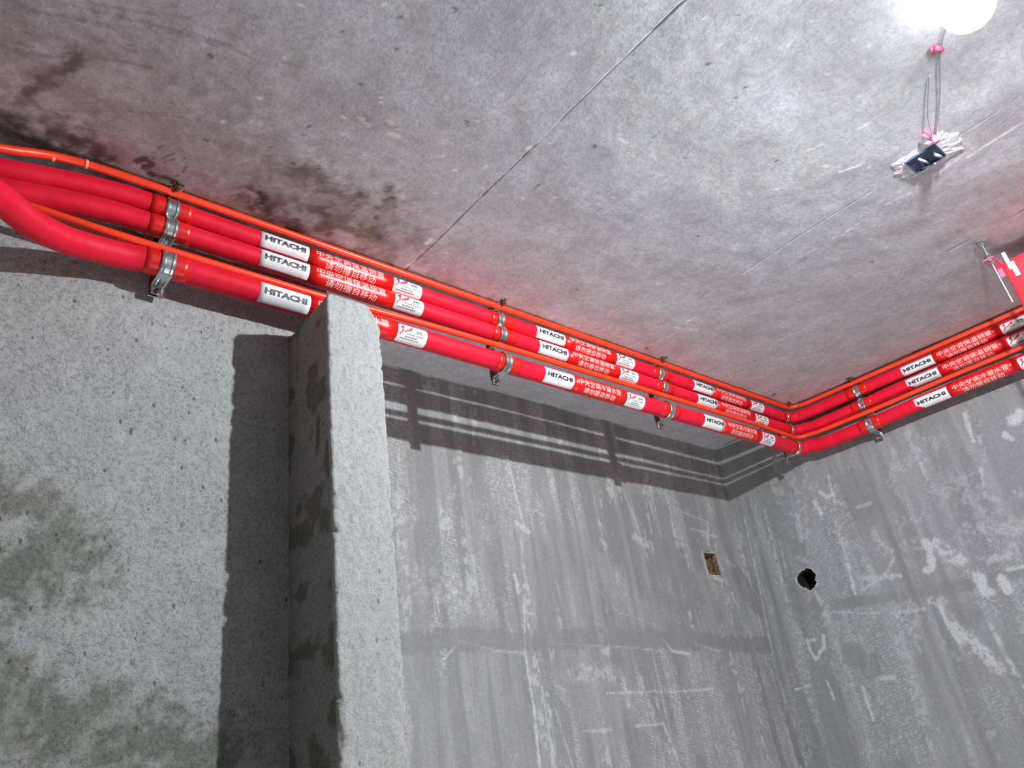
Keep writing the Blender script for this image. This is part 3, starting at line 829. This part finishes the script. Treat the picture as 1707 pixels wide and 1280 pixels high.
names = ['topmost', 'middle', 'lowest']
plab = ['uppermost crimson foam-covered pipe, close under the concrete ceiling',
        'middle crimson foam-covered pipe, between the uppermost and lowest pipes',
        'lowest and thickest crimson foam-covered pipe, bending forward at the left edge']
A_BRAND = [.611, 1.459, 2.226]; A_SLV = [.787, 1.636, 2.405]; A_LOGO = [.946, 1.797, 2.576]
A_TAPE = [.360, 1.270, 1.985, 2.80]
B_BRAND = .797; B_SLV = .622; B_LOGO = .462; B_TAPE = 1.033
for i, pd in enumerate(PIPES):
    pts = bend_path(pd['y'], 0, None, [])
    full = [Vector((x, y, z + CAMZ)) for x, y, z in pd['left']]
    full = subdiv([Vector(p) for p in full] + [Vector((.32, pd['y'], pd['z']((.32, pd['y'])) + CAMZ))], 5)
    for x, y, _ in pts[1:]: full.append(Vector((x, y, pd['z']((x, y)) + CAMZ)))
    root = empty('insulated_pipe', (1.6, pd['y'], pd['z']((1.6, 1.3)) + CAMZ))
    root['label'] = plab[i]; root['category'] = 'pipe'; root['group'] = 'red insulated pipes along the ceiling'
    L0 = root.location
    me = sweep([p - L0 for p in full], pd['r'], 28, 'foam_sleeve')
    link('foam_sleeve', me, M_FOAM, root)
    kit = label_kit(pd['r'], pd['rot'], i == 2)
    kitB = label_kit(pd['r'], -2, i == 2)
    def place(me_, mat, nm, loc, rz, par, lab=None, pl=None):
        o_ = bpy.data.objects.new(nm, me_)
        if len(me_.materials) == 0: me_.materials.append(mat)
        COL.objects.link(o_); o_.parent = par
        if pl is None:
            o_.location = Vector(loc) - L0; o_.rotation_euler = (0, pl or 0, rz)
        if lab: o_['label'] = lab
        return o_
    def sub(me_, mat, nm, par):
        o_ = bpy.data.objects.new(nm, me_)
        if len(me_.materials) == 0: me_.materials.append(mat)
        COL.objects.link(o_); o_.parent = par
        return o_
    def at(s_, run):
        if run == 'A':
            return (s_, pd['y'], pd['z']((s_, 1.3)) + CAMZ), 0.0
        return (BX(s_), s_, pd['z']((BX(s_), s_)) + CAMZ), -math.pi / 2 + math.atan(.07) 
    for run, K, br, sv, lg, tp in (('A', kit, A_BRAND, A_SLV, A_LOGO, A_TAPE), ('B', kitB, [B_BRAND], [B_SLV], [B_LOGO], [B_TAPE])):
        for s_ in br:
            l_, rz = at(s_, run); o_ = place(K['brand'], M_WHITE, 'brand_label', l_, rz, root, 'white label reading HITACHI')
            sub(K['hit'], M_INK, 'lettering', o_)
        for s_ in sv:
            l_, rz = at(s_, run); o_ = place(K['sleeve'], M_SLEEVE, 'printed_sleeve', l_, rz, root, 'glossy red sleeve with two lines of Chinese print')
            sub(K['cn'], M_WINK, 'lettering', o_)
        for s_ in lg:
            l_, rz = at(s_, run); o_ = place(K['logo'], M_WHITE, 'logo_label', l_, rz, root, 'white label with red logo and small print')
            sub(K['mark'], M_RINK, 'logo_mark', o_); sub(K['small'], M_GINK, 'lettering', o_)
        for s_ in tp:
            l_, rz = at(s_, run); place(K['tape'], M_TAPE, 'tape_band', l_, rz, root)

# ------------------------------------------------------------------ orange conduits
def conduit(rad, yA, zA, zB, left, xo, lab, seams, yend=-.3):
    pts = [Vector((x, y, z + CAMZ)) for x, y, z in left]
    pts = subdiv(pts + [Vector((.32, yA, zA[0][1] + CAMZ))], 5)
    zf = zprof(zA, zB)
    raw = []
    R = .045
    X_end = 2.86 - xo
    for x in np.linspace(.36, X_end - R, 36): raw.append((x, yA))
    for t in np.linspace(90, 0, 9)[1:]: raw.append((X_end - R + R * math.cos(math.radians(t)), yA - R + R * math.sin(math.radians(t))))
    for y in np.linspace(yA - R - .03, yend, 36): raw.append((BX(y) - xo, y))
    for x, y in raw: pts.append(Vector((x, y, zf((x, y)) + CAMZ)))
    L0 = Vector((1.6, yA, zf((1.6, 1.3)) + CAMZ))
    root = empty('electrical_conduit', L0)
    root['label'] = lab; root['category'] = 'conduit'; root['group'] = 'orange conduits beside the pipes'
    link('tube', sweep([p - L0 for p in pts], rad, 14, 'tube'), M_COND, root)
    for p, q in seams:
        bm = bmesh.new(); cyl_bm(bm, Vector(p) - L0 + Vector((0, 0, CAMZ)), Vector(q) - L0 + Vector((0, 0, CAMZ)), rad + .0012, n=14)
        o_ = link('seam_ring', bm_mesh('seam_ring', bm, False), M_JOIN, root); o_['label'] = 'pale ring on the conduit'
    return root
conduit(.0085, 1.301, [(.3, 1.189), (2.8, 1.189)], [(1.3, 1.186), (.8, 1.184), (-.5, 1.186)],
        [(-.35, 1.25, 1.04), (-.1, 1.265, 1.088), (.05, 1.285, 1.138), (.10, 1.296, 1.163), (.15, 1.301, 1.180), (.22, 1.301, 1.187)], .016,
        'thin orange conduit touching the ceiling above the uppermost red pipe',
        [((.131, 1.302, 1.175), (.136, 1.302, 1.1762)), ((.188, 1.301, 1.1845), (.193, 1.301, 1.1850))])
conduit(.0082, 1.306, [(.3, 1.040), (.7, 1.041), (1.0, 1.053), (1.3, 1.058), (1.8, 1.060), (2.5, 1.060), (2.8, 1.053)], [(1.3, 1.050), (1.0, 1.048), (.7, 1.054), (-.5, 1.054)],
        [(-.35, 1.32, 1.075), (-.1, 1.318, 1.07), (.05, 1.312, 1.050), (.13, 1.308, 1.046), (.22, 1.306, 1.041)], .024,
        'thin orange conduit running just above the lowest red pipe, below the middle one', [])

# ------------------------------------------------------------------ hangers and clamps
def strap_mesh(r, wd, tail, low):
    """saddle strap in local frame: X along pipe, -Y front, Z up"""
    prof = []                                   # outline in the (y, z) plane, from the top back round the front to the bottom back
    prof.append((tail, r + .0010))
    for t in np.linspace(90, -90, 22):
        a = math.radians(t); prof.append((-math.cos(a) * (r + .001), math.sin(a) * (r + .001)))
    prof.append((tail, -r - .001))
    if low: prof += [(tail, -r - .022)]
    cross = [(-.5, 0), (-.42, .0014), (-.30, .0016), (-.20, .0004), (.20, .0004), (.30, .0016), (.42, .0014), (.5, 0)]
    V_ = []; F = []
    n = len(prof); m = len(cross)
    for i, (y, z) in enumerate(prof):
        a = prof[max(0, i - 1)]; b = prof[min(n - 1, i + 1)]
        ty, tz = b[0] - a[0], b[1] - a[1]; L = math.hypot(ty, tz) or 1
        ny, nz = tz / L, -ty / L                 # outward
        if ny * y + nz * z < 0 and i < n - 2: ny, nz = -ny, -nz
        for cx_, ch in cross: V_.append((cx_ * wd, y + ny * (ch + .0008), z + nz * (ch + .0008)))
    for i in range(n - 1):
        for j in range(m - 1): F.append((i * m + j, i * m + j + 1, (i + 1) * m + j + 1, (i + 1) * m + j))
    me0 = mesh('t', V_, F)
    bm = bmesh.new(); bm.from_mesh(me0); bpy.data.meshes.remove(me0)
    bmesh.ops.recalc_face_normals(bm, faces=bm.faces)
    bmesh.ops.solidify(bm, geom=list(bm.faces), thickness=.0011)
    return bm_mesh('strap', bm, False)
def screw_mesh(wd, r, tail):
    bm = bmesh.new()
    cyl_bm(bm, (0, tail - .008, -r - .014), (0, tail + .003, -r - .014), .0052, n=6)
    cyl_bm(bm, (0, tail - .016, -r - .014), (0, tail - .004, -r - .014), .0024, n=8)
    return bm_mesh('ear_screw', bm)
HANG = [(.360, 'A', 'above the plastered wall at the left'), (1.262, 'A', 'just right of the pier head'), (1.983, 'A', 'midway along the back wall'), (2.800, 'A', 'beside the room corner'), (1.033, 'B', 'on the right wall')]
lv = ['uppermost pipe', 'middle pipe', 'lowest pipe']
cache = {}
for hi, (s_, run, where) in enumerate(HANG):
    wd = (.026, .024, .024, .015, .024)[hi]
    for i, pd in enumerate(PIPES):
        z = pd['z']((s_, 1.3)) if run == 'A' else pd['z']((BX(s_), s_))
        loc = (s_, pd['y'], z + CAMZ) if run == 'A' else (BX(s_), s_, z + CAMZ)
        rz = 0 if run == 'A' else -math.pi / 2 + math.atan(.07)
        rt = empty('pipe_clamp', loc, rz)
        tag(rt, 'ribbed galvanised clamp round the %s %s' % (lv[i], where), 'clamp', 'galvanised clamps holding the pipes')
        key = (i, wd)
        tail = .040 if i == 2 else .034
        if key not in cache: cache[key] = strap_mesh(pd['r'] + .0011, wd, tail, i == 2)
        link('strap', cache[key], M_ZINC, rt)
        if i == 2:
            if ('s', wd) not in cache: cache[('s', wd)] = screw_mesh(wd, pd['r'], tail)
            link('ear_screw', cache[('s', wd)], M_RUST, rt)
    # hanger behind the clamps
    zc = [pd['z']((s_, 1.3)) if run == 'A' else pd['z']((BX(s_), s_)) for pd in PIPES]
    loc = (s_, A_Y + .041, CEIL) if run == 'A' else (BX(s_), s_, CEIL)
    rz = 0 if run == 'A' else -math.pi / 2 + math.atan(.07)
    rt = empty('hanger_bracket', loc, rz)
    tag(rt, 'vertical steel hanger strip behind the three clamps, %s' % where, 'bracket', 'steel hangers behind the pipes')
    yo = 0.0 if run == 'A' else .041
    low = CEIL - (CAMZ + zc[2] - PIPES[2]['r'] - .024)
    hw = .03 if hi != 3 else .02
    if hi == 0: yo = .003
    bm = bmesh.new(); box_bm(bm, (0, yo + .003, -low / 2), (hw, .003, low), .0006)
    link('strip', bm_mesh('strip', bm), M_ZINC, rt)
    bm = bmesh.new(); box_bm(bm, (0, yo - .036, -.0035), (hw * .8, .080, .003), .0006)
    link('top_flange', bm_mesh('top_flange', bm), M_ZINC, rt)
    bm = bmesh.new(); cyl_bm(bm, (0, yo - .082, -.016), (0, yo - .082, 0.004), .0032, n=8); cyl_bm(bm, (0, yo - .082, -.010), (0, yo - .082, -.002), .0070, n=6)
    for q in range(7):
        a = random.uniform(0, 6.28); rr_ = random.uniform(.006, .014)
        box_bm(bm, (math.cos(a) * rr_, yo - .085 + math.sin(a) * rr_ * .6, -.002), (random.uniform(.003, .007), random.uniform(.003, .006), .004), .0008, Matrix.Rotation(a, 3, 'Z'))
    o_ = link('anchor_bolt', bm_mesh('anchor_bolt', bm), M_RUST, rt); o_['label'] = 'rusty anchor bolt with crumbs of concrete'

# ------------------------------------------------------------------ ceiling box, cable and bulb
box_px = [(1508, 270), (1552, 240), (1577, 256), (1530, 283)]
q = [on_ceil(p) for p in box_px]
cx_ = sum(a[0] for a in q) / 4; cy_ = sum(a[1] for a in q) / 4
jb = empty('junction_box', (cx_, cy_, CEIL))
tag(jb, 'dark blue electrical box set in a ring of white plaster on the ceiling', 'electrical box')
bm = bmesh.new()
hx, hy = .033, .036
for c, s in (((-hx, 0, -.0035), (.003, 2 * hy, .007)), ((hx, 0, -.0035), (.003, 2 * hy, .007)), ((0, -hy, -.0035), (2 * hx, .003, .007)), ((0, hy, -.0035), (2 * hx, .003, .007)), ((0, 0, -.0015), (2 * hx, 2 * hy, .002))):
    box_bm(bm, c, s)
link('box_shell', bm_mesh('box_shell', bm), M_BLUE, jb)
bm = bmesh.new()
for (a, b, rr_) in (((-.02, .01, -.006), (.012, .0, -.012), .003), ((.0, -.02, -.006), (.02, -.028, -.010), .004), ((.024, .02, -.006), (.03, -.01, -.012), .003)):
    cyl_bm(bm, a, b, rr_, n=8)
link('wire_ends', bm_mesh('wire_ends', bm, True), M_WIRE, jb)
# plaster ring: irregular thick collar
bm = bmesh.new()
n = 64; rows = 7; vv = []
for j in range(n):
    t = 2 * math.pi * j / n
    ct, st = math.cos(t), math.sin(t)
    inn = min((hx + .001) / max(abs(ct), 1e-6), (hy + .001) / max(abs(st), 1e-6))
    al_ = .5 + .5 * math.cos(t - math.radians(-75))
    al2 = .5 + .5 * math.cos(2 * (t - math.radians(95)))
    out = inn + .012 + .026 * al2 + .016 * al_ + random.uniform(-.006, .008)
    row = []
    for k_ in range(rows):
        u_ = k_ / (rows - 1); rr_ = inn + (out - inn) * u_
        zz_ = -.0032 * (1 - u_ ** 2) * (.8 + .4 * random.random()) if k_ < rows - 1 else .004
        row.append(bm.verts.new((rr_ * ct, rr_ * st, zz_)))
    vv.append(row)
for j in range(n):
    for k_ in range(rows - 1): bm.faces.new((vv[j][k_], vv[(j + 1) % n][k_], vv[(j + 1) % n][k_ + 1], vv[j][k_ + 1]))
link('plaster_collar', bm_mesh('plaster_collar', bm, False), M_PATCH, jb)['label'] = 'rough white plaster collar'
bm = bmesh.new()
kx, ky = 1.733 - cx_, .244 - cy_
cyl_bm(bm, (kx, ky, -.010), (kx - .004, ky - .004, -.027), .0085, .0075, 14)
cyl_bm(bm, (kx - .03, ky + .012, -.008), (kx + .004, ky + .006, -.010), .0035, n=10)
link('wire_cap', bm_mesh('wire_cap', bm, True), M_PINK, jb)['label'] = 'pink-red cap where the wires leave'

# cable: a thin wire under the ceiling to the lamp holder, its shadow modelled as a second strand
lc = empty('lamp_cable', (1.733, .244, CEIL - .02))
tag(lc, 'thin grey wire across the ceiling from box to bulb, its shadow modelled as a second strand', 'cable')
def curve_tube(name, P, rad, mat, par, n=8):
    P = subdiv([Vector(p) for p in P], 6)
    return link(name, sweep([p - par.location for p in P], rad, n, name), mat, par)
zc = lambda dz: CEIL - dz
curve_tube('wire_and_shadow', [(1.727, .240, zc(.02)), (1.722, .232, zc(.015)), (1.69, .215, zc(.010)), (1.60, .173, zc(.009)), (1.49, .128, zc(.009)), (1.42, .090, zc(.015))], .0016, M_WIRE, lc)
curve_tube('wire_and_shadow', [(1.725, .244, zc(.02)), (1.712, .240, zc(.014)), (1.66, .225, zc(.010)), (1.58, .190, zc(.007)), (1.535, .168, zc(.004))], .0013, M_WIRE, lc)  # strand standing in for the shadow of the wire on the ceiling
bm = bmesh.new(); p = Vector((1.476, .126, CEIL - .008)) - lc.location
cyl_bm(bm, p + Vector((-.010, .003, 0)), p + Vector((.010, -.003, 0)), .0055, n=10); cyl_bm(bm, p + Vector((-.014, .009, .002)), p + Vector((.006, .012, .002)), .0035, n=8)
link('connector', bm_mesh('connector', bm, True), M_PINK, lc)['label'] = 'pink connector near the bulb'

lb = empty('light_bulb', (BULB.x, BULB.y, BULB.z))
tag(lb, 'glowing white round bulb close under the ceiling at upper right', 'light bulb')
def lathe(prof, n=32):
    V_ = []; F = []
    for r_, z_ in prof:
        for j in range(n): V_.append((r_ * math.cos(2 * math.pi * j / n), r_ * math.sin(2 * math.pi * j / n), z_))
    for i in range(len(prof) - 1):
        for j in range(n): F.append((i * n + j, i * n + (j + 1) % n, (i + 1) * n + (j + 1) % n, (i + 1) * n + j))
    return V_, F
prof = [(.0004, -.046)] + [(.046 * math.sin(t), -.046 * math.cos(t)) for t in np.linspace(.12, 2.6, 20)] + [(.017, .041)]
gm = bpy.data.materials.new('lit_bulb_glass'); gm.use_nodes = True
nt = gm.node_tree; nt.nodes.clear()
out = nt.nodes.new('ShaderNodeOutputMaterial'); ad = nt.nodes.new('ShaderNodeAddShader'); tr = nt.nodes.new('ShaderNodeBsdfTransparent'); em = nt.nodes.new('ShaderNodeEmission')
em.inputs[0].default_value = (.95, .98, 1, 1); em.inputs[1].default_value = 6.0
nt.links.new(tr.outputs[0], ad.inputs[0]); nt.links.new(em.outputs[0], ad.inputs[1]); nt.links.new(ad.outputs[0], out.inputs[0])
V_, F = lathe(prof); link('glass_globe', mesh('glass_globe', V_, F, True), gm, lb)
V_, F = lathe([(.0005, .040), (.017, .040), (.019, .045), (.019, .062), (.023, .063), (.023, .0695), (.0005, .0695)], 32)
link('lamp_holder', mesh('lamp_holder', V_, F, False), M_WHITE, lb)

# ------------------------------------------------------------------ wrapped air unit at the right edge, hung on threaded rods
au = empty('wrapped_air_unit', (2.66, .10, CAMZ + 1.06))
tag(au, 'air unit wrapped in red film hanging at the right edge', 'air conditioner')
bm = bmesh.new()
X0, X1, Y0, Y1, Z0, Z1 = 2.412 - 2.66, 2.80 - 2.66, -.55 - .10, .346 - .10, .95 - 1.06, 1.146 - 1.06
vs_ = box_bm(bm, ((X0 + X1) / 2, (Y0 + Y1) / 2, (Z0 + Z1) / 2), (X1 - X0, Y1 - Y0, Z1 - Z0), .012)
bmesh.ops.subdivide_edges(bm, edges=[e for e in bm.edges if e.calc_length() > .1], cuts=8, use_grid_fill=True)
for v_ in bm.verts:
    s_ = math.sin(v_.co.y * 60 + v_.co.z * 35) * .0025 + random.uniform(-.0012, .0012)
    v_.co.x += s_; v_.co.z += s_ * .5
link('red_wrap', bm_mesh('red_wrap', bm, True), M_FILM, au)
bm = bmesh.new(); box_bm(bm, (X0 - .004, Y1 - .030, .045), (.004, .012, .05), .001)
link('pale_tape', bm_mesh('pale_tape', bm), M_WHITE, au)['label'] = 'short strip of pale tape on the red wrap'
bm = bmesh.new()
box_bm(bm, (2.385 - 2.66, .352 - .10, .074), (.115, .030, .003), .0008)
box_bm(bm, (2.425 - 2.66, .340 - .10, .060), (.004, .040, .032), .0008)
link('mounting_lug', bm_mesh('mounting_lug', bm), M_PINK, au)['label'] = 'red-taped mounting lug holding the rod'
bm = bmesh.new()
box_bm(bm, (X0 + .001, Y1 - .022, .08), (.010, .010, .06), .002)
link('white_clip', bm_mesh('white_clip', bm), M_WHITE, au)
rd = empty('threaded_rod', (2.349, .352, CEIL))
tag(rd, 'threaded steel rod hanging from the ceiling beside the red-wrapped unit', 'rod')
bm = bmesh.new(); cyl_bm(bm, (0, 0, .004), (0, 0, -.212), .0036, n=10)
for k_ in range(60):
    cyl_bm(bm, (0, 0, -.012 - k_ * .0033), (0, 0, -.0134 - k_ * .0033), .0042, n=10)
link('rod_shaft', bm_mesh('rod_shaft', bm), M_ZINC, rd)
bm = bmesh.new(); box_bm(bm, (-.004, .004, -.003), (.05, .016, .0035), .001, ); cyl_bm(bm, (0, 0, -.004), (0, 0, -.014), .0085, n=6)
link('anchor_plate', bm_mesh('anchor_plate', bm), M_ZINC, rd)
for dz in (.054, .074):
    bm = bmesh.new(); cyl_bm(bm, (0, 0, -dz + .004), (0, 0, -dz - .005), .0085, n=6); cyl_bm(bm, (0, 0, -dz + .0045), (0, 0, -dz + .0065), .012, n=16)
    link('nut', bm_mesh('nut', bm), M_ZINC, rd)
